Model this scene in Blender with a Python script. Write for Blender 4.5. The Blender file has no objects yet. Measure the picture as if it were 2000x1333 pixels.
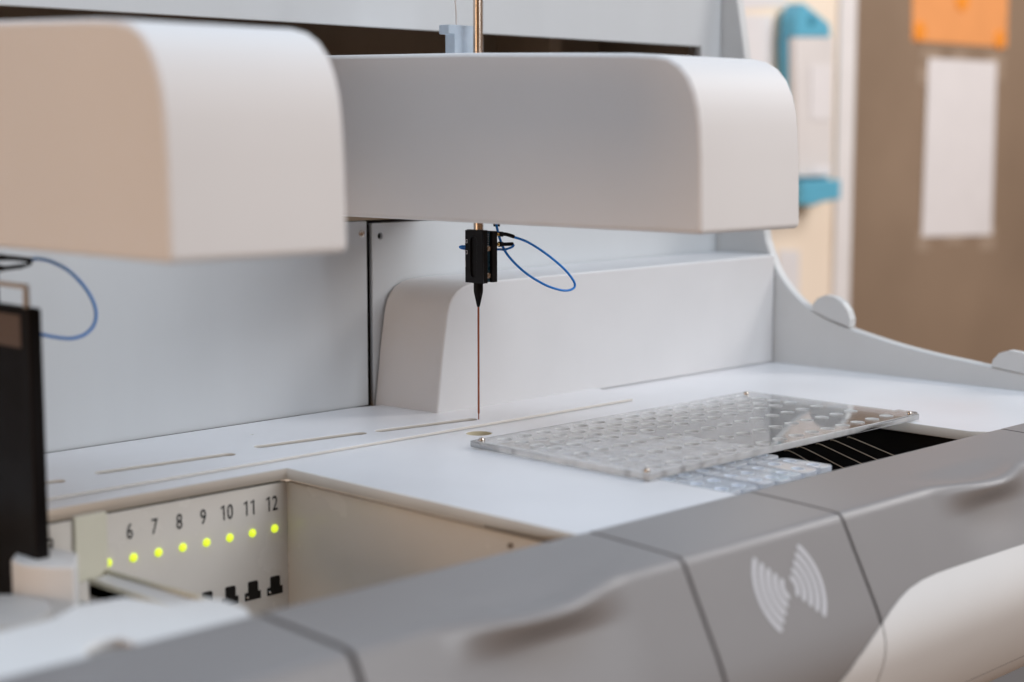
import bpy, bmesh, math, random
from mathutils import Vector, Matrix
random.seed(7)
S = bpy.context.scene
COL = S.collection
PI = math.pi

# ---------------------------------------------------------------- camera survey
# metres; x along the machine, y towards its back wall, z up; z = 0 is the deck top
YAW, PITCH, FPX = 0.786987, 0.12372, 3247.3
cy, sy, cp, sp = math.cos(YAW), math.sin(YAW), math.cos(PITCH), math.sin(PITCH)
FW = Vector((sy*cp, cy*cp, -sp)); RT = Vector((cy, -sy, 0)); UP = RT.cross(FW)
CAM = Vector((-0.8206, -0.8519, 0.2139))
def ray(x, y): return FW*FPX + RT*(x-1000) - UP*(y-666.5)
def on(ax, v, x, y):
    d = ray(x, y); return CAM + d*((v-CAM[ax])/d[ax])
def oX(v, x, y): return on(0, v, x, y)
def oY(v, x, y): return on(1, v, x, y)
def oZ(v, x, y): return on(2, v, x, y)

# ---------------------------------------------------------------- materials
def nd(nt, typ, **kw):
    n = nt.nodes.new(typ)
    for k, v in kw.items(): setattr(n, k, v)
    return n
def material(name, col, rough=0.45, metal=0.0, var=0.04, scale=18.0, bump=0.0, bscale=900.0,
             trans=0.0, ior=1.47, emit=None, estr=0.0, spec=0.5, stretch=None, coat=0.0, alpha=1.0):
    m = bpy.data.materials.new(name); m.use_nodes = True
    nt = m.node_tree; b = nt.nodes['Principled BSDF']
    tc = nd(nt, 'ShaderNodeTexCoord')
    mp = nd(nt, 'ShaderNodeMapping')
    if stretch: mp.inputs['Scale'].default_value = stretch
    nt.links.new(tc.outputs['Object'], mp.inputs['Vector'])
    ns = nd(nt, 'ShaderNodeTexNoise'); ns.inputs['Scale'].default_value = scale; ns.inputs['Detail'].default_value = 5
    nt.links.new(mp.outputs['Vector'], ns.inputs['Vector'])
    rp = nd(nt, 'ShaderNodeMapRange'); rp.inputs['From Min'].default_value = .3; rp.inputs['From Max'].default_value = .7
    rp.inputs['To Min'].default_value = 1-var; rp.inputs['To Max'].default_value = 1+var
    nt.links.new(ns.outputs['Fac'], rp.inputs['Value'])
    mx = nd(nt, 'ShaderNodeVectorMath', operation='SCALE')
    mx.inputs[0].default_value = col[:3]
    nt.links.new(rp.outputs['Result'], mx.inputs['Scale'])
    nt.links.new(mx.outputs['Vector'], b.inputs['Base Color'])
    rr = nd(nt, 'ShaderNodeMapRange'); rr.inputs['From Min'].default_value = .3; rr.inputs['From Max'].default_value = .7
    rr.inputs['To Min'].default_value = max(0, rough*(1-2.2*var)); rr.inputs['To Max'].default_value = min(1, rough*(1+2.2*var))
    nt.links.new(ns.outputs['Fac'], rr.inputs['Value'])
    nt.links.new(rr.outputs['Result'], b.inputs['Roughness'])
    b.inputs['Metallic'].default_value = metal
    b.inputs['IOR'].default_value = ior
    b.inputs['Transmission Weight'].default_value = trans
    b.inputs['Specular IOR Level'].default_value = spec
    b.inputs['Coat Weight'].default_value = coat
    b.inputs['Alpha'].default_value = alpha
    if emit:
        b.inputs['Emission Color'].default_value = (*emit, 1); b.inputs['Emission Strength'].default_value = estr
    if bump > 0:
        n2 = nd(nt, 'ShaderNodeTexNoise'); n2.inputs['Scale'].default_value = bscale; n2.inputs['Detail'].default_value = 2
        nt.links.new(mp.outputs['Vector'], n2.inputs['Vector'])
        bp = nd(nt, 'ShaderNodeBump'); bp.inputs['Strength'].default_value = bump; bp.inputs['Distance'].default_value = 0.0004
        nt.links.new(n2.outputs['Fac'], bp.inputs['Height']); nt.links.new(bp.outputs['Normal'], b.inputs['Normal'])
    return m

M = {}
M['white']  = material('white_powder_coat', (.74, .735, .73), .42, bump=.12, bscale=1400, var=.025)
M['deck']   = material('white_deck_coat', (.745, .735, .745), .34, bump=.10, bscale=1400, var=.045, scale=9)
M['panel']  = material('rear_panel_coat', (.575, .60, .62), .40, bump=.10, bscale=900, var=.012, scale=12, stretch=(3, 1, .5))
M['shell']  = material('arm_shell_plastic', (.79, .755, .735), .5, bump=.08, bscale=1800, var=.02, scale=7, spec=.25)
M['riser']  = material('rear_housing_coat', (.64, .637, .645), .45, bump=.12, bscale=1400, var=.02)
M['side']   = material('side_panel_grey', (.60, .605, .60), .48, bump=.1, bscale=1400, var=.02)
M['bay']    = material('bay_beige_grey', (.73, .69, .64), .26, bump=.08, bscale=900, var=.04, scale=14)
M['grey']   = material('cover_grey_plastic', (.270, .254, .250), .36, bump=.18, bscale=2200, var=.02, scale=10)
M['fascia'] = material('fascia_cream_plastic', (.76, .745, .73), .33, bump=.05, bscale=1800, var=.015)
M['black']  = material('black_anodised', (.006, .005, .0055), .42, var=.1, spec=.22)
M['blackpl']= material('black_plastic', (.006, .0042, .004), .5, var=.1, spec=.12)
M['void']   = material('dark_cavity', (.012, .010, .009), .6, var=.1, spec=.2)
M['slotin'] = material('dark_brown_cavity', (.20, .145, .10), .7, var=.1, spec=.2)
M['gapdark']= material('painted_gap_shade', (.03, .026, .025), .8, var=.1, spec=.2)  # near-black colour stands in for the shade inside the panel gaps
M['steel']  = material('polished_steel', (.62, .57, .52), .22, metal=1, var=.05)
M['rod']    = material('warm_steel_rod', (.66, .56, .48), .22, metal=1, var=.05, scale=60, stretch=(8, 8, .3))
M['railm']  = material('dull_rail_metal', (.36, .27, .19), .34, metal=1, var=.08)
M['brass']  = material('brass', (.72, .48, .18), .25, metal=1, var=.05)
M['copper'] = material('copper_coated_needle', (.30, .095, .045), .32, metal=.55, var=.08)
M['blue']   = material('blue_cable_sheath', (.008, .19, .62), .34, var=.05, spec=.35)
M['pcb']    = material('teal_circuit_board', (.01, .05, .075), .35, var=.2, scale=300)
M['solder'] = material('solder_white', (.6, .62, .65), .35, var=.1)
M['liner']  = material('beige_liner', (.60, .53, .38), .5, var=.05)
def clear_plastic(name, col, body, rough, ior=1.45, gloss=1.0):
    '''reflecting skin over a partly see-through, partly scattering body'''
    m = bpy.data.materials.new(name); m.use_nodes = True; nt = m.node_tree
    out = nt.nodes['Material Output']; nt.nodes.remove(nt.nodes['Principled BSDF'])
    tr = nd(nt, 'ShaderNodeBsdfTransparent'); tr.inputs['Color'].default_value = (min(1, col[0]*1.04), min(1, col[1]*1.04), min(1, col[2]*1.04), 1)
    df = nd(nt, 'ShaderNodeBsdfDiffuse'); df.inputs['Color'].default_value = (*col, 1)
    tl = nd(nt, 'ShaderNodeBsdfTranslucent'); tl.inputs['Color'].default_value = (*col, 1)
    m0 = nd(nt, 'ShaderNodeMixShader'); m0.inputs[0].default_value = .5
    nt.links.new(df.outputs[0], m0.inputs[1]); nt.links.new(tl.outputs[0], m0.inputs[2])
    m1 = nd(nt, 'ShaderNodeMixShader')
    tc = nd(nt, 'ShaderNodeTexCoord'); ns = nd(nt, 'ShaderNodeTexNoise'); ns.inputs['Scale'].default_value = 60
    nt.links.new(tc.outputs['Object'], ns.inputs['Vector'])
    mp = nd(nt, 'ShaderNodeMapRange'); mp.inputs['From Min'].default_value = .3; mp.inputs['From Max'].default_value = .7
    mp.inputs['To Min'].default_value = body*.8; mp.inputs['To Max'].default_value = min(1, body*1.2)
    nt.links.new(ns.outputs['Fac'], mp.inputs['Value']); nt.links.new(mp.outputs['Result'], m1.inputs[0])
    nt.links.new(tr.outputs[0], m1.inputs[1]); nt.links.new(m0.outputs[0], m1.inputs[2])
    gl = nd(nt, 'ShaderNodeBsdfGlossy'); gl.inputs['Roughness'].default_value = rough
    fr = nd(nt, 'ShaderNodeFresnel'); fr.inputs['IOR'].default_value = ior
    m2 = nd(nt, 'ShaderNodeMixShader')
    nt.links.new(fr.outputs[0], m2.inputs[0]); nt.links.new(m1.outputs[0], m2.inputs[1]); nt.links.new(gl.outputs[0], m2.inputs[2])
    nt.links.new(m2.outputs[0], out.inputs['Surface'])
    return m
M['acrylic'] = material('clear_acrylic', (.985, .985, .98), .015, trans=1, ior=1.47, var=.004)
_nt = M['acrylic'].node_tree; _o = _nt.nodes['Material Output']; _t = nd(_nt, 'ShaderNodeBsdfDiffuse'); _t.inputs['Color'].default_value = (.9, .9, .9, 1); _mx = nd(_nt, 'ShaderNodeMixShader'); _mx.inputs[0].default_value = .03
_nt.links.new(_nt.nodes['Principled BSDF'].outputs[0], _mx.inputs[1]); _nt.links.new(_t.outputs[0], _mx.inputs[2]); _nt.links.new(_mx.outputs[0], _o.inputs['Surface'])
M['core']    = material('tan_sheet_core', (.60, .565, .52), .55, var=.05)
M['well']    = material('bluish_clear_well', (.84, .89, .96), .15, trans=.12, ior=1.40, var=.03)
M['cut']     = clear_plastic('sawn_acrylic_edge', (.98, .975, .97), .85, .3, 1.15)
M['rim']    = clear_plastic('acrylic_rim', (.98, .97, .965), .62, .15, 1.2)
M['cuvette'] = material('milky_clear_plastic', (.90, .93, .98), .09, trans=.62, ior=1.38, var=.02)
M['natural']= clear_plastic('natural_nylon', (.74, .82, .90), .9, .3, 1.35)
M['pale']   = material('pale_yellow_plastic', (.80, .77, .63), .45, var=.03, trans=.1)
M['rackwh'] = material('rack_white_plastic', (.80, .79, .78), .45, var=.02)
M['rackgr'] = material('rack_light_grey', (.50, .49, .48), .5, var=.03)
M['led']    = material('lit_led', (.50, .56, .05), .22, emit=(.64, .78, .03), estr=1.0, var=.02)
M['ink']    = material('black_ink', (.02, .02, .022), .6, var=.05)
M['mark']   = material('white_print', (.58, .57, .59), .5, var=.03)
M['wall']   = material('cream_wall', (.88, .75, .61), .7, var=.03, scale=3)
M['brown']  = material('brown_cabinet', (.272, .193, .134), .42, var=.10, scale=3)
M['frame']  = material('white_frame', (.78, .75, .74), .5, var=.02)
M['paper']  = material('white_paper', (.74, .71, .71), .7, var=.02)
M['orange'] = material('orange_paper', (.80, .335, .115), .7, var=.03)
M['magnet'] = material('orange_dot', (.88, .30, .03), .5, var=.03)
M['tape']   = material('hazy_tape', (.36, .27, .20), .45, var=.1)
M['aqua']   = material('aqua_plastic', (.115, .42, .58), .4, var=.04)
M['aquadk'] = material('aqua_hole', (.03, .21, .31), .5, var=.04)
M['clear']  = material('hazy_clear_case', (.80, .76, .74), .3, trans=.08, var=.05, scale=5)

# ---------------------------------------------------------------- object helpers
def tag(o, label=None, cat=None, group=None, kind=None):
    if label: o['label'] = label
    if cat: o['category'] = cat
    if group: o['group'] = group
    if kind: o['kind'] = kind
    return o
def empty(name, loc, label, cat, group=None):
    o = bpy.data.objects.new(name, None); COL.objects.link(o); o.location = loc
    o.empty_display_size = .02
    return tag(o, label, cat, group)
def base_of(o):
    p = Vector((0, 0, 0))
    while o is not None: p = p + o.location; o = o.parent
    return p
def put(name, me, mat, parent=None, smooth=False):
    o = bpy.data.objects.new(name, me); COL.objects.link(o)
    if mat and not me.materials: me.materials.append(mat)
    if smooth:
        for p in me.polygons: p.use_smooth = True
    if parent is not None:
        me.transform(Matrix.Translation(-base_of(parent)))
        o.parent = parent
    return o
def from_bm(name, bm, mat, parent=None, smooth=False):
    bmesh.ops.recalc_face_normals(bm, faces=bm.faces)
    me = bpy.data.meshes.new(name); bm.to_mesh(me); bm.free()
    return put(name, me, mat, parent, smooth)
def bevel(o, w, seg=3, ang=32):
    for p in o.data.polygons: p.use_smooth = True
    b = o.modifiers.new('bevel', 'BEVEL'); b.width = w; b.segments = seg
    b.limit_method = 'ANGLE'; b.angle_limit = math.radians(ang); b.harden_normals = True
    return o
def bm_box(bm, x0, x1, y0, y1, z0, z1):
    vs = [bm.verts.new((x, y, z)) for z in (z0, z1) for y in (y0, y1) for x in (x0, x1)]
    for f in ((0, 2, 3, 1), (4, 5, 7, 6), (0, 1, 5, 4), (2, 6, 7, 3), (0, 4, 6, 2), (1, 3, 7, 5)):
        bm.faces.new([vs[i] for i in f])
def box(name, x0, x1, y0, y1, z0, z1, mat, parent=None, bev=0.0, seg=3):
    bm = bmesh.new(); bm_box(bm, x0, x1, y0, y1, z0, z1)
    o = from_bm(name, bm, mat, parent)
    if bev: bevel(o, bev, seg)
    return o
def prism(name, pts, axis, a0, a1, mat, parent=None, bev=0.0, seg=3, ang=32):
    """closed outline in the two other axes, extruded along axis"""
    bm = bmesh.new()
    def P(p, a):
        return {0: (a, p[0], p[1]), 1: (p[0], a, p[1]), 2: (p[0], p[1], a)}[axis]
    lo = [bm.verts.new(P(p, a0)) for p in pts]; hi = [bm.verts.new(P(p, a1)) for p in pts]
    n = len(pts)
    bm.faces.new(lo); bm.faces.new(hi[::-1])
    for i in range(n): bm.faces.new((lo[i], lo[(i+1) % n], hi[(i+1) % n], hi[i]))
    o = from_bm(name, bm, mat, parent)
    if bev: bevel(o, bev, seg, ang)
    return o
def curve_mesh(cu, name):
    ob = bpy.data.objects.new(name, cu); COL.objects.link(ob)
    dg = bpy.context.evaluated_depsgraph_get(); dg.update()
    me = bpy.data.meshes.new_from_object(ob.evaluated_get(dg))
    bpy.data.objects.remove(ob); bpy.data.curves.remove(cu)
    me.name = name
    return me
def plate(name, outer, holes, z0, z1, mat, parent=None, bev=0.0, xf=None):
    cu = bpy.data.curves.new(name, 'CURVE'); cu.dimensions = '2D'; cu.fill_mode = 'BOTH'
    cu.extrude = (z1-z0)/2 - bev; cu.bevel_depth = bev; cu.bevel_resolution = 1; cu.offset = -bev
    for ring in [outer] + holes:
        s = cu.splines.new('POLY'); s.points.add(len(ring)-1); s.use_cyclic_u = True
        for i, p in enumerate(ring): s.points[i].co = (p[0], p[1], 0, 1)
    me = curve_mesh(cu, name)
    me.transform(Matrix.Translation((0, 0, (z0+z1)/2)))
    if xf is not None: me.transform(xf)
    me.materials.clear()
    return put(name, me, mat, parent)
def edge_core(o):
    o.data.materials.append(M['core'])
    for p in o.data.polygons:
        if abs(p.normal.z) < .4: p.material_index = 1
def smooth_path(pts, n=10):
    pts = [Vector(p) for p in pts]; out = []
    for i in range(len(pts)-1):
        p0 = pts[max(i-1, 0)]; p1 = pts[i]; p2 = pts[i+1]; p3 = pts[min(i+2, len(pts)-1)]
        for k in range(n):
            t = k/n
            out.append(.5*((2*p1)+(p2-p0)*t+(2*p0-5*p1+4*p2-p3)*t*t+(3*p1-p0-3*p2+p3)*t**3))
    out.append(pts[-1]); return out
def tube(name, pts, r, mat, parent=None, smooth=True, res=5, n=10):
    cu = bpy.data.curves.new(name, 'CURVE'); cu.dimensions = '3D'; cu.bevel_depth = r; cu.bevel_resolution = res; cu.use_fill_caps = True
    ps = smooth_path(pts, n) if smooth else [Vector(p) for p in pts]
    s = cu.splines.new('POLY'); s.points.add(len(ps)-1)
    for i, p in enumerate(ps): s.points[i].co = (*p, 1)
    me = curve_mesh(cu, name); me.materials.clear()
    return put(name, me, mat, parent, smooth=True)
def lathe(name, prof, c, mat, parent=None, seg=32, xf=None, smooth=True):
    """profile (r, z) turned about the z axis through c"""
    bm = bmesh.new(); rings = []
    for r, z in prof:
        rings.append([bm.verts.new((r*math.cos(2*PI*k/seg), r*math.sin(2*PI*k/seg), z)) for k in range(seg)])
    for a, b in zip(rings, rings[1:]):
        for k in range(seg): bm.faces.new((a[k], a[(k+1) % seg], b[(k+1) % seg], b[k]))
    bm.faces.new(rings[0]); bm.faces.new(rings[-1])
    m4 = Matrix.Translation(c) @ (xf if xf is not None else Matrix.Identity(4))
    bmesh.ops.transform(bm, matrix=m4, verts=bm.verts)
    o = from_bm(name, bm, mat, parent)
    if smooth:
        for p in o.data.polygons: p.use_smooth = len(p.vertices) == 4
        o.data.set_sharp_from_angle(angle=math.radians(40))
    return o
def circle(cx, cy_, r, n=28): return [(cx+r*math.cos(2*PI*k/n), cy_+r*math.sin(2*PI*k/n)) for k in range(n)]
def stadium(a, b, w, n=8):
    a = Vector((a[0], a[1])); b = Vector((b[0], b[1])); d = (b-a).normalized(); t = math.atan2(d.y, d.x); r = w/2
    a2, b2 = a+d*r, b-d*r; out = []
    for k in range(n+1):
        u = t-PI/2+PI*k/n; out.append((b2.x+r*math.cos(u), b2.y+r*math.sin(u)))
    for k in range(n+1):
        u = t+PI/2+PI*k/n; out.append((a2.x+r*math.cos(u), a2.y+r*math.sin(u)))
    return out
ROT_NEG_Y = Matrix.Rotation(PI/2, 4, 'X')            # local +z -> world -y : text and discs facing the front
def text_mesh(name, s, size, mat, parent, origin, sx=.78, depth=.0002):
    cu = bpy.data.curves.new(name, 'FONT'); cu.body = s; cu.size = size; cu.align_x = 'CENTER'; cu.align_y = 'CENTER'; cu.extrude = depth
    cu.offset = .00012
    me = curve_mesh(cu, name); me.materials.clear()
    me.transform(Matrix.Translation(origin) @ ROT_NEG_Y @ Matrix.Diagonal((sx, 1, 1, 1)))
    return put(name, me, mat, parent)

# ================================================================= the analyser
AN = empty('analyser', (0, -.05, 0), 'large white laboratory analyser with flat work deck, curved side panel and grey front covers', 'laboratory analyser')
WALLY = .142
# --- lower deck sheet: notched for the sample bay and the cuvette well, one wash hole
BX, BY = -.175, -.003
WX0, WX1, WY = -.034, .257, -.055
FRONT = -.262
outer = [(BX, FRONT), (BX, BY), (-1.25, BY), (-1.25, WALLY), (.458, WALLY), (.458, FRONT),
         (.268, FRONT), (WX1, -.247), (WX1, WY), (WX0, WY), (WX0, FRONT)]
hole_c = oZ(0, 935.5, 846.5)
# --- thin raised rear sheet with long slots
ZR = .0023
slot_ends = [(oZ(ZR, *a), oZ(ZR, *b)) for a, b in (((186, 925), (458, 886)), ((498, 874), (714, 845)), ((735, 843), (930, 818)), ((-120, 975), (126, 938)))]
slots = [stadium(a, b, .0105, 10) for a, b in slot_ends]
ph = oZ(ZR, 492, 849)
plate('deck_plate', outer, [circle(hole_c.x, hole_c.y, .0093, 48)] + [stadium(a, b, .0099, 10) for a, b in slot_ends], -.0078, 0, M['deck'], AN, bev=.0006)
edge_core(bpy.data.objects['deck_plate'])
lathe('hole_liner', [(.0093, -.022), (.0093, -.0003), (.0089, -.0003), (.0089, -.021)], (hole_c.x, hole_c.y, 0), M['liner'], AN, 40)
box('under_deck_tray', -1.25, .19, .03, .10, -.013, -.011, M['liner'], AN)
plate('rear_deck_plate', [(-1.25, .0172), (.1875, .0155), (.2065, .0605), (.2065, .085), (-.002, .1405), (-1.25, .1405)],
      slots + [circle(ph.x, ph.y, .0012, 16)], .0002, ZR, M['deck'], AN, bev=.0005)
edge_core(bpy.data.objects['rear_deck_plate'])
# --- rear wall of the work space
rp = box('rear_panel', -1.25, .0165, WALLY, WALLY+.004, .0012, .1470, M['panel'], AN, bev=.0008)
rp2 = plate('rear_panel', [(.0225, .0), (.4575, .0), (.4575, .1448), (.0225, .1448)],
            [circle(.0312, .1346, .0026, 24)], 0, .004, M['panel'], AN, bev=.0006,
            xf=Matrix.Translation((0, WALLY+.005, 0)) @ ROT_NEG_Y)
box('rear_gap_strip', -1.25, .457, WALLY+.012, WALLY+.016, -.02, .1465, M['gapdark'], AN)
sc = oY(WALLY, 706, 457)
ROTD = ROT_NEG_Y
s1 = lathe('screw', [(.0030, 0), (.0028, .0008), (.0016, .0011), (.0015, .0004)], (sc.x, WALLY+.0002, sc.z), M['steel'], rp, 24, ROTD)
box('wall_base_seam', -1.25, .0165, .1404, .1418, .0016, .00232, M['gapdark'], AN)
# hood above, with the dark slot in between
plate('hood_panel', [(-1.25, .2957), (.4275, .2957), (.4275, .1492), (.4575, .1492), (.4575, .62), (-1.25, .62)], [], 0, .007, M['panel'], AN, bev=.0008,
      xf=Matrix.Translation((0, WALLY+.006, 0)) @ ROT_NEG_Y)
bm = bmesh.new()
bm_box(bm, -1.25, .458, .27, .274, .10, .34)
bm_box(bm, -1.25, .458, WALLY+.017, .27, .336, .340)
bm_box(bm, -1.25, .458, WALLY+.017, .27, .10, .104)
bm_box(bm, .428, .432, WALLY+.017, .27, .104, .336)
bm_box(bm, .285, .300, WALLY+.06, .27, .104, .336)
from_bm('slot_housing', bm, M['slotin'], AN)
# --- rear housing with rounded left shoulder
prof = [(.0268, .0003), (.0335, .052), (.0372, .074), (.0398, .0835), (.0437, .0899), (.0490, .0945), (.0560, .0980), (.0640, .0997), (.0760, .1003),
        (.4572, .1018), (.4572, .0003)]
rh = prism('rear_housing', prof, 1, .0736, .1415, M['riser'], AN, bev=.0016, seg=4)
for v in rh.data.vertices:
    if v.co.y + AN.location.y > .1 and v.co.x < .2: v.co.x -= .0048
# --- curved end panel
SX = .458
sidepx = [(1440, 0), (1455, 115), (1474, 300), (1493, 450), (1500, 481), (1514, 520), (1532, 551), (1556, 580), (1583, 604), (1612, 622), (1640, 635), (1662, 643),
          (1700, 656), (1760, 675), (1830, 693), (1900, 708), (1960, 722), (2040, 738), (2200, 770)]
sp_ = [oX(SX, *p) for p in sidepx]
dense = smooth_path([(0, p.y, p.z) for p in sp_], 4)
out = [(p.y, p.z) for p in dense]
out = [(.20, -.02), (.20, .52), (out[0][0]+.028, .52)] + out + [(-.262, max(.004, out[-1][1]-.004)), (-.262, -.02)]
sidep = prism('side_panel', out, 0, SX, SX+.011, M['side'], AN, bev=.0025, seg=3, ang=40)
for px in ([(1585, 606), (1588, 594), (1597, 583), (1612, 577), (1630, 581), (1645, 592), (1655, 607), (1660, 624), (1659, 640), (1620, 624)],
           [(1935, 716), (1940, 702), (1952, 690), (1970, 685), (1996, 690), (2025, 702), (2045, 722), (2048, 742), (1990, 728)]):
    pp = [oX(SX-.0006, *p) for p in px]
    prism('finger_tab', [(p.y, p.z) for p in pp], 0, SX-.0006, SX+.0085, M['side'], sidep)
# --- sample bay: back panel with numbers, lamps and sockets
BP = .0005
bay = plate('bay_back_panel', [(-1.0, -.16), (-.1725, -.16), (-.1725, -.0098), (-1.0, -.0098)], [], 0, .004, M['bay'], AN, bev=.0005,
            xf=Matrix.Translation((0, BP+.004, 0)) @ ROT_NEG_Y)
box('bay_gap_strip', -1.0, -.1725, .007, .009, -.16, -.0085, M['gapdark'], AN)
led12 = oY(BP, 536, 1032); led6 = oY(BP, 260.5, 1090)
pitch = (led12.x-led6.x)/6; zl = (led12.z+led6.z)/2
zn = (oY(BP, 545, 968).z + oY(BP, 545, 994).z)/2
xn = oY(BP, 530, 980).x - led12.x
for n in range(1, 13):
    x = led12.x - pitch*(12-n)
    digits = str(n); adv = .0054
    bm = bmesh.new(); hh = .0048
    for q, ch in enumerate(digits):
        xc = x+xn+(q-(len(digits)-1)/2)*adv
        if ch == '1':
            w1 = .00052
            pts = [(.0005, -hh), (.0005+2*w1, -hh), (.0005+2*w1, hh), (.0005+.6*w1, hh), (-.0014, hh-.0013), (-.0014, hh-.0023), (.0005, hh-.0013)]
            bm.faces.new([bm.verts.new((xc+a-.0003, BP-.0003, zn+b)) for a, b in pts])
        else:
            cu = bpy.data.curves.new('glyph', 'FONT'); cu.body = ch; cu.size = .0140; cu.align_x = 'CENTER'; cu.align_y = 'CENTER'; cu.offset = .00010
            gm = curve_mesh(cu, 'glyph'); xs_ = [v.co.x for v in gm.vertices]; ys_ = [v.co.y for v in gm.vertices]
            mx_, my_ = (min(xs_)+max(xs_))/2, (min(ys_)+max(ys_))/2; k_ = 2*hh/(max(ys_)-min(ys_))
            vs = [bm.verts.new((xc+(v.co.x-mx_)*.70*k_, BP-.0003, zn+(v.co.y-my_)*k_)) for v in gm.vertices]
            for p in gm.polygons: bm.faces.new([vs[i] for i in p.vertices])
            bpy.data.meshes.remove(gm)
    t = from_bm('numeral', bm, M['ink'], bay)
    prof_l = [(.0027, 0), (.0027, .0005), (.0024, .0006)] + [(.0024*math.cos(a), .0006+.0018*math.sin(a)) for a in (.2, .5, .8, 1.1, 1.35, 1.5)]
    lathe('indicator_light', prof_l, (x, BP, zl), M['led'], bay, 24, ROTD)
    sx_, sz = x-.0002, oY(BP, 538, 1145).z
    soc = [(-.0066, -.0055), (.0058, -.0055), (.0058, -.0002), (.0038, -.0002), (.0038, .0060), (.0028, .0068), (-.0034, .0068), (-.0040, .0062), (-.0040, -.0002), (-.0066, -.0002)]
    so = prism('socket', [(sx_+a, sz+b) for a, b in soc], 1, BP-.0006, BP+.002, M['void'], bay, bev=.0004, seg=2)
    lathe('contact_ball', [(.0010, -.0002), (.0009, .0004), (.0005, .0008)], (sx_-.0047, BP-.0004, sz-.0032), M['steel'], bay, 12, ROTD)
bs = plate('bay_side_panel', [(-.262, -.16), (.0005, -.16), (.0005, -.0098), (-.262, -.0098)], [], 0, .004, M['bay'], AN, bev=.0004,
           xf=Matrix(((0, 0, -1, -.1690), (1, 0, 0, 0), (0, 1, 0, 0), (0, 0, 0, 1))))
box('bay_floor', -1.0, -.1725, -.255, .0, -.163, -.160, M['bay'], AN)
kb = oX(-.1735, 997, 1066)
lathe('catch_pin', [(.0014, -.001), (.0014, .0012), (.0008, .0018)], (-.1733, kb.y, kb.z), M['slotin'], bs, 12, Matrix.Rotation(-PI/2, 4, 'Y'))
# --- cuvette well below the deck
bm = bmesh.new()
bm_box(bm, WX0-.006, WX1+.008, -.300, WY+.008, -.066, -.062)
bm_box(bm, WX0-.006, WX0-.003, -.300, WY+.008, -.062, -.0082)
bm_box(bm, WX1+.005, WX1+.008, -.300, WY+.008, -.062, -.0082)
bm_box(bm, WX0-.003, WX1+.005, WY+.005, WY+.008, -.062, -.0082)
well = from_bm('well_box', bm, M['void'], AN)
box('lane_insert', WX0+.001, .0893, -.268, WY-.001, -.0185, -.0150, M['deck'], well, bev=.0008)
railpx = [((1532, 881), (1548, 884), (1612, 921)), ((1556, 875), (1571, 876), (1650, 916)), ((1594, 868), (1606, 870), (1682, 906)), ((1622, 861), (1634, 862.5), (1714, 899)), ((1655, 855), (1667, 857), (1745, 890))]
for a, b, c in railpx:
    pa, pb, pc = oZ(-.0125, *a), oZ(-.0125, *b), oZ(-.022, *c)
    q = pb + (pc-pb)*1.6
    tube('lane_rail', [pa, pb, pc, q], .00042, M['railm'], well, res=2, n=4)

# --- front covers : one profile, wavy finger pulls
P_RAW = [(-.2590, -.0120), (-.2590, -.0010), (-.2600, .0008), (-.2640, .0010), (-.29, .0000), (-.3195, -.0014), (-.3245, -.0020), (-.3272, -.0046), (-.3292, -.0085),
         (-.3400, -.0297), (-.3525, -.0540), (-.3562, -.0640), (-.3578, -.0730), (-.3570, -.0830), (-.3530, -.0945), (-.3480, -.1060), (-.3420, -.1170), (-.3350, -.1280), (-.3260, -.1400), (-.3140, -.1520), (-.30, -.1620)]
def chaikin(p, k):
    for _ in range(k):
        q = [p[0]]
        for a, b in zip(p, p[1:]):
            q += [(a[0]*.75+b[0]*.25, a[1]*.75+b[1]*.25), (a[0]*.25+b[0]*.75, a[1]*.25+b[1]*.75)]
        p = q + [p[-1]]
    return p
P_S = chaikin(P_RAW, 3)
ARC = [0.0]
for a, b in zip(P_S, P_S[1:]): ARC.append(ARC[-1] + math.dist(a, b))
def prof_at(s):
    s = max(0, min(ARC[-1]-1e-7, s))
    lo, hi = 0, len(ARC)-1
    while hi-lo > 1:
        m = (lo+hi)//2
        if ARC[m] <= s: lo = m
        else: hi = m
    t = (s-ARC[lo])/max(1e-9, ARC[hi]-ARC[lo])
    a, b = P_S[lo], P_S[hi]
    return a[0]+(b[0]-a[0])*t, a[1]+(b[1]-a[1])*t
def norm_at(s):
    a = prof_at(s-.0006); b = prof_at(s+.0006); dy, dz = b[0]-a[0], b[1]-a[1]; l = math.hypot(dy, dz) or 1
    return dz/l, -dy/l                        # outward
def s_at_crease():
    best = min(range(len(P_S)), key=lambda i: math.dist(P_S[i], (-.3262, -.0035)) if P_S[i][1] > -.02 else 9)
    return ARC[best]
S_C = s_at_crease(); S_END = ARC[-1]
def surf_hit(px, py):                         # pixel -> (x, s) on the cover surface
    best = None
    d = ray(px, py)
    for i in range(len(P_S)-1):
        (y0, z0), (y1, z1) = P_S[i], P_S[i+1]
        # CAM + d t on the segment
        ey, ez = y1-y0, z1-z0
        den = d.y*ez - d.z*ey
        if abs(den) < 1e-12: continue
        t = ((y0-CAM.y)*ez - (z0-CAM.z)*ey)/den
        u = ((CAM.y+d.y*t-y0)*ey + (CAM.z+d.z*t-z0)*ez)/(ey*ey+ez*ez)
        if -1e-6 <= u <= 1+1e-6 and t > 0 and (best is None or t < best[0]):
            best = (t, CAM.x+d.x*t, ARC[i]+u*(ARC[i+1]-ARC[i]))
    return best[1], best[2]
def smst(a, b, x):
    t = max(0, min(1, (x-a)/(b-a))); return t*t*(3-2*t)
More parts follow.
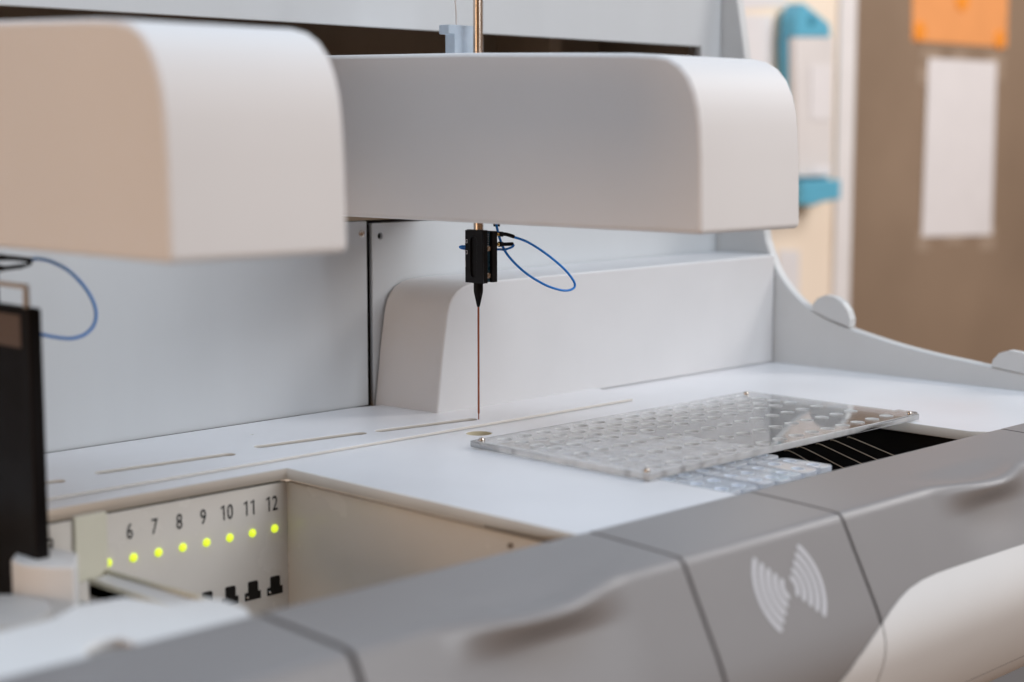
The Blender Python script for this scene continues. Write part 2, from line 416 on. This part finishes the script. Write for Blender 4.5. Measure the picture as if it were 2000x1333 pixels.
def cover(x0, x1, grip=None, mat='grey', label=None):
    bm = bmesh.new()
    nx = max(6, int((x1-x0)/.0022)) if grip else 14
    nx = min(nx, 150)
    ss = []
    s = 0
    while s < S_END:
        ss.append(s); s += .0010 if (S_C-.012 < s < S_C+.034) else .0026
    ss.append(S_END)
    rows = []
    for s in ss:
        y, z = prof_at(s); r = []
        for i in range(nx+1):
            x = x0+(x1-x0)*i/nx; yy, zz = y, z
            if grip:
                u = (x-grip[0])/grip[1]
                b = max(0, 1-u*u)**2 if abs(u) < 1 else 0
                e = s-S_C
                lip = smst(-.040, 0, e) * (1-smst(.0002, .0220, e))
                scoop = smst(.0010, .0220, e) * (1-smst(.0220, .062, e))
                dish = smst(-.030, -.014, e) * (1-smst(-.013, -.0035, e))
                yy += b*(-.0138*lip + .0034*scoop)
                zz += b*(-.0012*smst(-.03, 0, e)*(1-smst(.001, .006, e)) - .0022*dish)
            r.append(bm.verts.new((x, yy, zz)))
        rows.append(r)
    for a, b in zip(rows, rows[1:]):
        for i in range(nx): bm.faces.new((a[i], a[i+1], b[i+1], b[i]))
    bmesh.ops.recalc_face_normals(bm, faces=bm.faces)
    me = bpy.data.meshes.new('front_cover'); bm.to_mesh(me); bm.free()
    o = put('front_cover', me, M[mat], AN, smooth=True)
    # make normals look outward before thickening
    ctr = o.data.polygons[len(o.data.polygons)//2]
    if ctr.normal.y > 0: o.data.flip_normals()
    so = o.modifiers.new('thickness', 'SOLIDIFY'); so.thickness = .004; so.offset = -1; so.use_rim = True
    es = o.modifiers.new('split', 'EDGE_SPLIT'); es.split_angle = math.radians(55)
    if label: o['label'] = label
    return o
G1, G2, G3, G4 = -.3885, -.1694, -.0261, .2765
HG = .0013
cover(-1.0, G1-HG-.0005, None)
cover(G1+HG+.0005, G2-HG, (-.2775, .066), label='grey front cover with finger pull in front of the sample bay')
mid = cover(G2+HG, G3-HG, None, label='grey front cover printed with white wave symbol')
cover(G3+HG, G4-HG, (.131, .066), label='grey front cover with finger pull in front of the dark well')
cover(G4+HG, .60, None)
# backing seen through the gaps
bm = bmesh.new()
for s0, s1_ in zip(range(0, 40), range(1, 41)):
    pass
rows = []
for k in range(41):
    s = S_END*k/40; y, z = prof_at(s); ny, nz = norm_at(s)
    rows.append([bm.verts.new((x, y-ny*.0150, z-nz*.0150)) for x in (-1.0, .60)])
for a, b in zip(rows, rows[1:]): bm.faces.new((a[0], a[1], b[1], b[0]))
from_bm('cover_backing', bm, M['gapdark'], AN, smooth=True)
# white wave symbol on the middle cover
def sym_pt(x, s, lift):
    y, z = prof_at(s); ny, nz = norm_at(s); return (x, y+ny*lift, z+nz*lift)
cx_, cs_ = surf_hit(1542, 1148)
bm = bmesh.new()
for side in (-1, 1):
    for r in (.0062, .0115, .0168, .0221, .0275):
        w = .00165; n = 20; half = math.radians(43); prev = None
        for k in range(-4, n+5):
            if k < 0: q = -math.sin(-k*PI/8.0); a = -half + q*w/r; ww = w*math.cos(-k*PI/8.0)
            elif k > n: q = math.sin((k-n)*PI/8.0); a = half + q*w/r; ww = w*math.cos((k-n)*PI/8.0)
            else: a = -half+2*half*k/n; ww = w
            ww = max(ww, .00002)
            cur = [bm.verts.new(sym_pt(cx_+side*rr*math.cos(a), cs_+rr*math.sin(a)*1.02, .00025)) for rr in (r-ww, r+ww)]
            if prev: bm.faces.new((prev[0], prev[1], cur[1], cur[0]))
            prev = cur
from_bm('wave_symbol', bm, M['mark'], mid)
# cream lower fascia, S-shaped upper edge
bpx = [(2000, 1063), (1930, 1086), (1870, 1106), (1830, 1120), (1800, 1134), (1775, 1151), (1755, 1172), (1740, 1192), (1724, 1216), (1702, 1248), (1672, 1290), (1640, 1333), (1618, 1362), (1600, 1385)]
bxs = [surf_hit(*p) for p in bpx]
bd = sorted([(x, s) for x, s in bxs])
def s_top(x):
    if x >= bd[-1][0]: return bd[-1][1]
    if x <= bd[0][0]: return min(S_BAND-.002, bd[0][1] + (bd[0][0]-x)*1.2)
    for (xa, sa), (xb, sb) in zip(bd, bd[1:]):
        if xa <= x <= xb:
            return sa+(sb-sa)*(x-xa)/max(1e-9, xb-xa)
S_BAND = min(range(len(P_S)), key=lambda i: abs(P_S[i][1]+.1335) if P_S[i][0] > -.345 else 9); S_BAND = ARC[S_BAND]
def fascia(x0, x1, nx, label):
    bm = bmesh.new(); cols = []
    for i in range(nx+1):
        x = x0+(x1-x0)*i/nx; st = s_top(x); c = []
        for k in range(29):
            s = st+(S_BAND-st)*k/28; y, z = prof_at(s); ny, nz = norm_at(s)
            c.append(bm.verts.new((x, y+ny*.0006, z+nz*.0006)))
        cols.append(c)
    for a, b in zip(cols, cols[1:]):
        for k in range(28): bm.faces.new((a[k], a[k+1], b[k+1], b[k]))
    o = from_bm('lower_fascia', bm, M['fascia'], AN, smooth=True)
    if sum(p.normal.y for p in o.data.polygons) > 0: o.data.flip_normals()
    so = o.modifiers.new('thickness', 'SOLIDIFY'); so.thickness = .0005; so.offset = -1; so.use_rim = False
    return o
bm = bmesh.new(); rows = []
for k in range(13):
    s = S_BAND+.0016+(S_END-S_BAND-.0016)*k/12; y, z = prof_at(s); ny, nz = norm_at(s)
    rows.append([bm.verts.new((x, y+ny*.0003, z+nz*.0003)) for x in (-.075, .60)])
for a, b in zip(rows, rows[1:]): bm.faces.new((a[0], a[1], b[1], b[0]))
o = from_bm('lower_band', bm, M['fascia'], AN, smooth=True)
fascia(-.075, G3-.0005, 60, None)
fascia(G3+.0005, .60, 220, None)

# ================================================================= robot arms
XA0, XA1, ZB = -.0305, .0725, .1537
side_prof = [(.26, ZB-.001), (.26, .2745), (.12, .2720), (-.02, .2690), (-.11, .2660), (-.165, .2640), (-.187, .2625), (-.1975, .2603), (-.2065, .2555), (-.2135, .2480),
             (-.2182, .2390), (-.2212, .2290), (-.2228, .2180), (-.2240, .20), (-.2252, ZB)]
ARM = empty('robot_arm', (.02, .02, ZB), 'white round-nosed robot arm farther from the camera, carrying the copper needle probe', 'robot arm', 'robot arms over the deck')
prism('arm_housing', side_prof, 0, XA0, XA1, M['shell'], ARM, bev=.0036, seg=4, ang=30)
# milky tubing bracket on top, behind the rod
b0 = oY(.012, 876, 48); b1 = oY(.012, 888, 67); b2 = oY(.012, 924.5, 108); b3 = oY(.012, 924.5, 48)
zl_, zt_ = .262, b0.z
prism('tubing_bracket', [(b1.x, zl_), (b3.x, zl_), (b3.x, zt_), (b0.x, zt_), (b0.x, b1.z), (b1.x, b1.z)], 1, .012, .022, M['natural'], ARM, bev=.0007)
tp = oY(.016, 891.5, 60)
tube('clear_tubing', [(tp.x, .016, tp.z-.004), (tp.x-.0002, .016, tp.z+.012), (tp.x-.002, .016, tp.z+.03), (tp.x-.004, .018, tp.z+.07)], .0006, M['clear'], ARM, res=3)
gq = oY(-.004, 970, 441)
lathe('cable_grommet', [(.0024, -.0012), (.0024, .0008), (.0018, .0030)], (gq.x, -.004, gq.z+.0006), M['black'], ARM, 20)
tpx = oZ(.2625, 1408, 124)
lathe('sensor_pin', [(.0022, 0), (.0022, .001), (.001, .0014)], (tpx.x, tpx.y, .2622), M['rod'], ARM, 14)
def copy_tree(o, parent=None):
    c = o.copy(); COL.objects.link(c)
    if parent is not None: c.parent = parent
    for ch in [k for k in bpy.data.objects if k.parent == o]: copy_tree(ch, c)
    return c
ARM2 = copy_tree(ARM)
ARM2.location = ARM.location + Vector((-.3765, 0, .0030))
ARM2['label'] = 'white round-nosed robot arm nearest the camera, out of focus at the left'

# ================================================================= sampling probes
def make_probe(label):
    P = empty('sampling_probe', (0, 0, .0097), label, 'sampling probe', 'sampling probes hanging from the arms')
    # toothed rod
    bm = bmesh.new(); n = 24; r = .0033; ang0 = -PI/4      # rack teeth point to the camera's right (+x -y)
    z0, z1 = .1455, .40
    ring = [bm.verts.new((r*math.cos(2*PI*k/n), r*math.sin(2*PI*k/n), z0)) for k in range(n)]
    top = [bm.verts.new((v.co.x, v.co.y, z1)) for v in ring]
    for k in range(n): bm.faces.new((ring[k], ring[(k+1) % n], top[(k+1) % n], top[k]))
    bm.faces.new(top)
    rod = from_bm('lift_rod', bm, M['rod'], P, smooth=True); rod.data.set_sharp_from_angle(angle=.7)
    bm = bmesh.new(); tp_ = .00105; d = Vector((math.cos(ang0), math.sin(ang0), 0)); t = Vector((-d.y, d.x, 0)); w = .0014
    z = .1462
    while z < z1-.002:
        a = d*.0029; b = d*.0041
        vs = [a+t*w+Vector((0, 0, z)), a-t*w+Vector((0, 0, z)), b-t*w+Vector((0, 0, z+tp_*.35)), b+t*w+Vector((0, 0, z+tp_*.35)),
              a+t*w+Vector((0, 0, z+tp_*.72)), a-t*w+Vector((0, 0, z+tp_*.72))]
        v = [bm.verts.new(q) for q in vs]
        bm.faces.new((v[0], v[1], v[2], v[3])); bm.faces.new((v[3], v[2], v[5], v[4])); bm.faces.new((v[0], v[3], v[4])); bm.faces.new((v[1], v[5], v[2]))
        z += tp_
    from_bm('rack_teeth', bm, M['rod'], rod)
    # clamp: two black plates with a circuit board between
    zb, zt = .1090, .1463
    ya, yb = -.0107, .0071
    slot_ = stadium((.0005-.0020, zb+.004), (.0005-.0020, zt-.004), .0066, 5)
    xfX = Matrix(((0, 0, -1, 0), (1, 0, 0, 0), (0, 1, 0, 0), (0, 0, 0, 1)))
    ca = plate('clamp_plate', [(ya, zb), (yb, zb), (yb, zt), (ya, zt)], [slot_], .0048, .0062, M['black'], P, bev=.0002, xf=xfX)
    box('backing_plate', -.0048, -.0008, ya+.0002, yb, zb, zt+.0004, M['black'], P, bev=.0003)
    box('rear_clamp_plate', .0036, .0086, ya, yb, zb+.0004, zt-.0006, M['black'], P, bev=.0003)
    pcb = box('circuit_board', -.0008, .0034, ya+.0022, yb, zb+.0006, zt-.0012, M['pcb'], P, bev=.0002)
    bm = bmesh.new()
    for k in range(9):
        for j in range(2):
            x = .0002+.0012*j; z = zt-.0030-.0013*k
            bm_box(bm, x, x+.0005, ya+.0018, ya+.0023, z, z+.0005)
    from_bm('solder_pads', bm, M['solder'], pcb)
    for z in (.1335, .1143):
        lathe('screw', [(.0021, 0), (.0021, .0007), (.0017, .0011), (.0011, .0011), (.0009, .0004)], (.0013, ya+.0022, z), M['steel'], P, 20, ROT_NEG_Y)
    # printed marks on the clamp plate: a square ring and a rounded one
    bm = bmesh.new()
    def mark(yc, zc, rnd):
        w, h, k = .0009, .0013, .0003
        for (y0, y1, z0_, z1_) in ((yc-w, yc+w, zc+h-k, zc+h), (yc-w, yc+w, zc-h, zc-h+k), (yc-w, yc-w+k, zc-h+k, zc+h-k)):
            bm_box(bm, -.00632, -.0062, y0, y1, z0_, z1_)
        if rnd: bm_box(bm, -.00632, -.0062, yc+w-k, yc+w, zc-k*.8, zc+k*.8)
        else: bm_box(bm, -.00632, -.0062, yc+w-k, yc+w, zc-h+k, zc+h-k)
    mark(.0055, .1384, False); mark(.0055, .1306, True)
    bm_box(bm, -.00632, -.0062, .0066, .0070, .1200, .1244)
    from_bm('printed_mark', bm, M['mark'], ca)
    # cone tip holder and needle
    lathe('tip_holder', [(.0034, .1092), (.0034, .1040), (.0033, .1020), (.0012, .0922), (.0008, .0914)], (0, 0, 0), M['blackpl'], P, 32)
    lathe('needle', [(.00075, .0925), (.00075, .0148), (.00042, .0138), (.00042, .0101), (.0002, .0097)], (0, 0, 0), M['copper'], P, 16)
    return P
PR = make_probe('black probe with copper needle and blue cable hanging over the deck hole')
PR2 = copy_tree(PR); PR2.location = PR.location + Vector((-.3840, 0, .003))
PR2['label'] = 'probe at the left edge showing only its wide blue cable loop'
YC = -.0065
cpx = [(1002, 463), (1030, 473), (1065, 495), (1100, 524), (1119, 547), (1122.5, 560), (1113, 567), (1095, 567), (1065, 557), (1030, 536), (1003, 512), (986, 490), (976, 466), (971, 447), (969.5, 437)]
tube('cable', [oY(YC, *p) for p in cpx], .00092, M['blue'], PR, n=8)
def connector(parent, pts, off=0):
    a, b, c = pts
    k = lambda p, q, t: p+(q-p)*t
    cn = tube('connector', [a, k(a, c, .34)], .0019, M['black'], parent, smooth=False)
    tube('sleeve', [k(a, c, .32), k(a, c, .7), b], .00135, M['blackpl'], cn, n=4)
    tube('ferrule', [a+Vector((-.0022, 0, 0)), a+Vector((.0002, 0, 0))], .0014, M['brass'], cn, smooth=False)
connector(PR, [oY(YC, 973.5, 457.5), oY(YC, 1003, 462.5), oY(YC, 996, 458.5)])
connector(PR, [oY(YC, 974.5, 477.5), oY(YC, 1001, 477), oY(YC, 993, 477.5)])
lp = [oY(YC, 1000, 477), oY(YC-.001, 1003, 480), oY(YC-.002, 998, 484), oY(YC-.002, 985, 488), oY(.004, 972, 487.5), oY(.0095, 940, 490), oY(.0105, 915, 487), oY(.0105, 903, 485.5), oY(.0095, 898.5, 483), oY(.008, 903, 481.5), oY(.0075, 914, 482)]
tube('cable', lp, .00085, M['blue'], PR, n=8)
# the near probe's own, rounder loop
YL = -.012
lpx = [(56, 507.5), (75, 506), (102, 512), (135, 530), (165, 561), (182, 590), (187.5, 615), (182, 637), (165, 654), (140, 661.5), (115, 660), (88, 655), (60, 648), (20, 630), (-12, 600), (-28, 540)]
tube('cable', [oY(YL, *p) for p in lpx], .00092, M['blue'], PR2, n=8)
connector(PR2, [oY(YL, -6, 503), oY(YL, 60, 508), oY(YL, 36, 504.5)])
connector(PR2, [oY(YL, -6, 525), oY(YL, 44, 520), oY(YL, 26, 523)])
tube('cable', [oY(YL, 44, 520), oY(YL, 56, 516.5), oY(YL, 60, 512), oY(YL+.003, 52, 509), oY(YL+.006, 20, 506), oY(YL+.008, -20, 508)], .00105, M['blackpl'], PR2, n=8)

# ================================================================= perforated acrylic plate
AC = empty('acrylic_plate', (.115, -.12, 0), 'clear acrylic plate with rows of round holes lying across the dark well', 'acrylic plate')
ax0, ax1, ay0, ay1 = -.0460, .2680, -.1985, -.0395
xs = [-.0258+.01913*k for k in range(15)]
ys = [-.0530, -.0688, -.0842, -.0997, -.1244, -.1553, -.1864]
holes = [circle(x, y, .0045, 28) for x in xs for y in ys]
otl = [(ax0, ay0), (ax1, ay0), (ax1, ay0+.005), (ax1+.006, ay0+.005), (ax1+.006, ay0+.022), (ax1, ay0+.022), (ax1, ay1), (ax0, ay1)]
plate('perforated_sheet', otl, holes, .0010, .0058, M['acrylic'], AC, bev=.0008)
_me = [c for c in AC.children][0].data; _me.materials.append(M['cut']); _me.materials.append(M['rim'])
for p in _me.polygons:
    c_ = p.center + AC.location
    rim = c_.x < ax0+.0004 or c_.x > ax1-.0004 or c_.y < ay0+.0004 or c_.y > ay1-.0004
    if abs(p.normal.z) < .93: p.material_index = 2 if rim else 1
for px in ((941, 858), (1262, 918), (1457.5, 767.5), (1776, 806)):
    p = oZ(.007, *px)
    x = max(ax0+.004, min(ax1-.004, p.x)); y = max(ay0+.004, min(ay1-.003, p.y))
    lathe('screw', [(.0016, .0004), (.0016, .0059), (.0023, .0060), (.0023, .0067), (.0018, .0077), (.0010, .0079), (.0009, .0072)], (x, y, 0), M['steel'], AC, 20)

# ================================================================= cuvettes in the lanes
def make_cuvette(label):
    C_ = empty('cuvette_block', (0, 0, -.012), label, 'cuvette', 'clear cuvette blocks in the lanes')
    w, l = .0082, .0205
    pts = []
    for (cx0, cy0, a0) in ((w-.0045, l-.0045, 0), (-w+.0045, l-.0045, 90), (-w+.0045, -l+.0045, 180), (w-.0045, -l+.0045, 270)):
        for k in range(6):
            a = math.radians(a0+18*k); pts.append((cx0+.0045*math.cos(a), cy0+.0045*math.sin(a)))
    bh = [circle(0, .0095, .0048, 20), circle(0, -.0095, .0048, 20)]
    plate('body', pts, bh, -.0075, -.0010, M['cuvette'], C_, bev=.0005)
    for yy in (.0095, -.0095):
        lathe('well', [(.0036, -.0064), (.0045, -.0058), (.0047, -.0009), (.0043, -.0009), (.0042, -.0046), (.0034, -.0052)], (0, yy, 0), M['well'], C_, 20)
    return C_
base = make_cuvette('clear cuvette block at the front end of the lane next to the dark open lanes')
LX = .0792
rowsN = [3, 4, 4, 4, 4, 4, 4]
first = True
ordn = ['next to the dark open lanes', 'second from the dark open lanes', 'third from the dark open lanes', 'fourth from the dark open lanes', 'in the lane second from the white deck corner', 'in the lane beside the white deck corner']
for k, nrow in enumerate(rowsN):
    x = LX-.0172*k
    if x < WX0+.007: break
    for j in range(nrow):
        c = base if first else copy_tree(base)
        first = False
        y = -.2250+.0425*j - (.004 if k > 2 else 0)
        if y > WY-.024: y = WY-.024
        c.location = (x, y, -.012 + random.uniform(-.0007, .0004)); c.rotation_euler = (random.uniform(-.02, .02), random.uniform(-.03, .03), random.uniform(-.02, .02))
        if j == 0: c['label'] = 'clear cuvette block at the front edge, ' + ordn[min(k, 5)]
        elif k == 0: c['label'] = ['', 'clear cuvette block second in the lane next to the dark open lanes', 'clear cuvette block third in the lane next to the dark open lanes'][j]
        else: c['label'] = 'milky clear cuvette block seen blurred through the perforated acrylic plate'

# ================================================================= racks in the sample bay
R4 = empty('sample_rack', (-.3255, -.10, -.10), 'white sample rack with pale yellow edges and upright end plate beside number 5', 'sample rack', 'sample racks pushed into the bay')
YE = -.045
xr0, xr1 = oY(YE, 146, 1050).x, oY(YE, 211, 1050).x
zE0, zE1 = oY(YE, 175, 1135).z, oY(YE, 175, 1006).z
def quad_block(name, tops, depth, mat, par, bev):
    bm = bmesh.new(); t = [bm.verts.new(p) for p in tops]; l = [bm.verts.new((p[0], p[1], p[2]-depth)) for p in tops]
    bm.faces.new(t); bm.faces.new(l[::-1])
    for i in range(4): bm.faces.new((t[i], t[(i+1) % 4], l[(i+1) % 4], l[i]))
    return bevel(from_bm(name, bm, mat, par), bev)
ra, rb = oX(xr1-.001, 212, 1112), oX(xr1-.001, 416, 1170)
la, lb = oX(xr0+.001, 172, 1130), oX(xr0+.001, 345, 1187)
dd = Vector((0, 0, -.0022))
quad_block('rack_body', [ra+dd, la+dd, lb+dd, rb+dd], .05, M['rackwh'], R4, .0008)
for pa, pb, sg in ((ra, rb, 1), (la, lb, -1)):
    w = Vector((.0016*sg, 0, 0))
    quad_block('rack_edge', [pa, pa-w, pb-w, pb], .010, M['pale'], R4, .0004)
box('end_plate', xr0, xr1, YE, YE+.004, zE0, zE1, M['pale'], R4, bev=.001)
blk = [oZ(-.008, *p) for p in ((22, 1092), (30, 1080), (60, 1073), (110, 1070), (152, 1080), (150, 1098), (146, 1108), (100, 1108), (50, 1105), (28, 1099))]
BL = prism('white_block', [(p.x, p.y) for p in blk], 2, -.036, -.008, M['rackwh'], None, bev=.0015)
tag(BL, 'white block with rounded end in front of the tall black cartridge', 'block')
hp = [oZ(-.004, *p) for p in ((480, 1189), (432, 1172), (398, 1170), (335, 1182), (245, 1168), (150, 1184), (98, 1212), (0, 1235), (-260, 1300))]
nt_ = [oZ(-.004, *p) for p in ((165, 1276), (172, 1262), (205, 1249), (235, 1247), (255, 1256))]
hpts = [(p.x, p.y) for p in hp] + [(-.66, -.2575)] + [(nt_[0].x-.004, -.2575)] + [(p.x, p.y) for p in nt_] + [(nt_[-1].x+.004, -.2575), (-.3880, -.2575)]
TR = plate('rack_tray', hpts, [], -.0085, -.0035, M['rackwh'], None, bev=.0008)
tag(TR, 'blurred white rack tray with a notch behind the nearest grey cover', 'tray')
TG = box('bay_shelf', -.70, -.3375, -.232, -.012, -.075, -.050, M['rackgr'], None, bev=.003)
tag(TG, 'light grey shelf lying low between the black cartridge and the white tray', 'shelf')
lc = oZ(-.025, -20, 1196)
LD = lathe('round_lid', [(.030, -.055), (.0305, -.028), (.0295, -.0245), (.026, -.0232), (.010, -.0228)], (lc.x, lc.y, 0), M['rackgr'], None, 48)
tag(LD, 'light grey round lid at the lower left edge', 'lid')
# tall black cartridge
bc = oX(-.385, 98, 1062)
CT = empty('black_cartridge', (-.389, bc.y+.03, -.05), 'tall narrow black cartridge with clear frame on top at the left edge', 'cartridge')
ctop = oX(-.385, 76, 601).z
box('cartridge_body', -.3930, -.3850, bc.y, bc.y+.050, -.049, ctop, M['blackpl'], CT, bev=.0015)
bm = bmesh.new(); zt2 = ctop+.0098
bm_box(bm, -.3925, -.3900, bc.y+.003, bc.y+.006, ctop+.0002, zt2)
bm_box(bm, -.3925, -.3900, bc.y+.046, bc.y+.049, ctop+.0002, zt2)
bm_box(bm, -.3925, -.3900, bc.y+.003, bc.y+.049, zt2+.0002, zt2+.0026)
bevel(from_bm('top_frame', bm, material('tan_clear_frame', (.52, .43, .35), .4, trans=.3), CT), .0005)
box('label_recess', -.3934, -.3931, bc.y+.008, bc.y+.044, ctop-.021, ctop-.004, material('brown_label', (.11, .068, .045), .45), CT)

# ================================================================= room behind
YW = .95
fx1 = oY(YW-.008, 1668, 300).x
wl = box('wall', -2.5, fx1-.01, YW, YW+.05, -1.0, 1.6, M['wall'], None); tag(wl, kind='structure')
DF = box('door_frame', fx1-.055, fx1, YW-.008, YW-.001, -1.0, 1.6, M['frame'], None, bev=.004)
tag(DF, 'white upright door frame between the cream wall and brown cabinet', 'door frame')
CB = box('brown_cabinet', fx1+.002, 4.2, YW-.006, YW+.4, -1.0, 1.6, M['brown'], None, bev=.003)
tag(CB, 'plain brown cabinet front carrying an orange notice and a white sheet', 'cabinet')
YP = YW-.0065
def sheet(name, px, mat, Y, label, cat, th=.0008, par=None):
    ps = [oY(Y, *p) for p in px]
    o = prism(name, [(p.x, p.z) for p in ps], 1, Y-th, Y, mat, par)
    if label: tag(o, label, cat)
    return o
ON = sheet('orange_notice', [(1783, -150), (1972, -150), (1966, 93), (1781, 80)], M['orange'], YP, 'orange paper notice fixed high on the brown cabinet', 'notice')
for px in ((1795, 62), (1951, 78), (1878, -2)):
    p = oY(YP, *px); r = .021 if px[0] != 1878 else .026
    lathe('round_sticker', [(r, 0), (r*.9, .003)], (p.x, YP-.0009, p.z), M['magnet'], ON, 24, ROT_NEG_Y)
WS = sheet('white_sheet', [(1813, 114), (1946, 121), (1936, 459), (1800, 463)], M['paper'], YP-.0006, 'blank white sheet of paper taped below the orange notice', 'paper sheet')
for px in (((1800, 96), (1838, 98), (1836, 120), (1798, 118)), ((1860, 98), (1890, 100), (1890, 122), (1860, 121)), ((1925, 103), (1962, 108), (1958, 160), (1940, 160)),
           ((1792, 452), (1815, 452), (1815, 492), (1790, 492)), ((1845, 455), (1880, 455), (1880, 478), (1845, 478)), ((1915, 440), (1945, 440), (1942, 490), (1912, 490)), ((1795, 130), (1818, 130), (1816, 165), (1792, 165))):
    sheet('tape_strip', px, M['tape'], YP, None, None, .0003, WS)
P1 = sheet('paper_note', [(1440, 28), (1508, 32), (1507, 130), (1440, 130)], M['paper'], YW-.001, 'white paper note on the cream wall beside the blue holder', 'paper note')
P2 = sheet('paper_note', [(1520, 488), (1561, 490), (1560, 610), (1520, 600)], M['paper'], YW-.001, 'white paper note low on the cream wall above the curved side panel', 'paper note')
P3 = sheet('paper_note', [(1440, -60), (1540, -60), (1535, 10), (1440, 20)], M['paper'], YW-.001, 'white paper note at the very top of the cream wall', 'paper note')
# aqua wall holder with clear front
YD = YW-.045
DI = empty('wall_holder', oY(YW, 1600, 380), 'bright blue wall-mounted holder with clear case and gabled top', 'wall holder')
bp_ = [oY(YD, *p) for p in ((1554, 34), (1566, 6), (1572, 8), (1620, 46), (1624, 72), (1553, 72))]
prism('back_plate', [(oY(YW-.012, *p).x, oY(YW-.012, *p).z) for p in ((1540, 40), (1566, 20), (1612, 48), (1618, 62), (1618, 385), (1556, 385), (1540, 200))], 1, YW-.012, YW-.001, M['aqua'], DI, bev=.003)
hd = prism('gabled_top', [(p.x, p.z) for p in bp_], 1, YD, YW-.0125, M['aqua'], DI, bev=.002)
hc = oY(YD, 1585, 41)
lathe('screw_hole', [(.011, 0), (.010, .0008)], (hc.x, YD, hc.z), M['aquadk'], hd, 20, ROT_NEG_Y)
cs = [oY(YD, *p) for p in ((1553, 73), (1630, 73), (1626, 346), (1556, 346))]
case = prism('clear_case', [(p.x, p.z) for p in cs], 1, YD, YD+.016, M['clear'], DI, bev=.003)
prism('holder_body', [(p.x, p.z) for p in [oY(YD+.016, *q) for q in ((1536, 73), (1624, 73), (1620, 350), (1542, 350))]], 1, YD+.0165, YW-.0125, M['aqua'], DI, bev=.003)
for px in (((1582, 130), (1622, 130), (1620, 235), (1582, 235)), ((1585, 325), (1622, 325), (1622, 343), (1585, 343))):
    ps = [oY(YD, *p) for p in px]
    prism('case_insert', [(p.x, p.z) for p in ps], 1, YD-.002, YD-.0005, M['paper'], case)
cu = [oY(YD-.02, *p) for p in ((1567, 353), (1643, 351), (1642, 389), (1604, 396), (1590, 402), (1567, 402))]
prism('bottom_cup', [(p.x, p.z) for p in cu], 1, YD-.02, YW-.014, M['aqua'], DI, bev=.003)

# ================================================================= light
def area(name, loc, target, size, size_y, power, col):
    l = bpy.data.lights.new(name, 'AREA'); l.shape = 'RECTANGLE'; l.size = size; l.size_y = size_y; l.energy = power; l.color = col
    o = bpy.data.objects.new(name, l); COL.objects.link(o); o.location = loc
    o.rotation_euler = (Vector(target)-Vector(loc)).to_track_quat('-Z', 'Y').to_euler()
    return o
area('key_lamp', (.45, -2.4, 1.12), (.05, 0, .05), 1.3, 1.0, 36, (.90, .95, 1.0))
area('ceiling_lamp', (-.40, .05, 2.0), (-.05, 0, 0), 1.9, 1.6, 27, (.60, .79, 1.0))
area('warm_lamp', (-2.4, -.02, .05), (-.3, 0, .10), 1.2, .8, 16.0, (1.0, .68, .42))
area('room_lamp', (2.3, -.9, 1.5), (2.2, .95, .2), 1.2, 1.2, 44, (1.0, .97, .96))
W = bpy.data.worlds.new('World'); S.world = W; W.use_nodes = True
nt = W.node_tree; bg = nt.nodes['Background']
tc = nd(nt, 'ShaderNodeTexCoord'); dt = nd(nt, 'ShaderNodeVectorMath', operation='DOT_PRODUCT'); dt.inputs[1].default_value = (-.25, -.70, -.65)
nt.links.new(tc.outputs['Generated'], dt.inputs[0])
rp = nd(nt, 'ShaderNodeValToRGB'); rp.color_ramp.elements[0].position = .15; rp.color_ramp.elements[0].color = (.78, .88, 1.0, 1)
rp.color_ramp.elements[1].position = .75; rp.color_ramp.elements[1].color = (1.0, .56, .28, 1)
mr = nd(nt, 'ShaderNodeMapRange'); mr.inputs['From Min'].default_value = -1; mr.inputs['From Max'].default_value = 1
nt.links.new(dt.outputs['Value'], mr.inputs['Value']); nt.links.new(mr.outputs['Result'], rp.inputs['Fac'])
nt.links.new(rp.outputs['Color'], bg.inputs['Color']); bg.inputs['Strength'].default_value = .185

# ================================================================= camera and render
cam = bpy.data.cameras.new('camera'); co = bpy.data.objects.new('camera', cam); COL.objects.link(co)
co.location = CAM
co.rotation_euler = Matrix((RT, UP, -FW)).transposed().to_euler()
cam.sensor_width = 36; cam.sensor_fit = 'HORIZONTAL'; cam.lens = FPX*36/2000
cam.clip_start = .02; cam.clip_end = 60
cam.dof.use_dof = True; cam.dof.focus_distance = 1.205; cam.dof.aperture_fstop = 4.2; cam.dof.aperture_blades = 0
S.camera = co
S.view_settings.view_transform = 'Standard'; S.view_settings.look = 'None'
S.view_settings.exposure = 0; S.view_settings.gamma = 1; S.view_settings.use_curve_mapping = False
S.render.engine = 'CYCLES'
S.cycles.use_denoising = True
S.cycles.max_bounces = 14; S.cycles.transmission_bounces = 12; S.cycles.transparent_max_bounces = 12; S.cycles.diffuse_bounces = 5
S.cycles.sample_clamp_indirect = 6
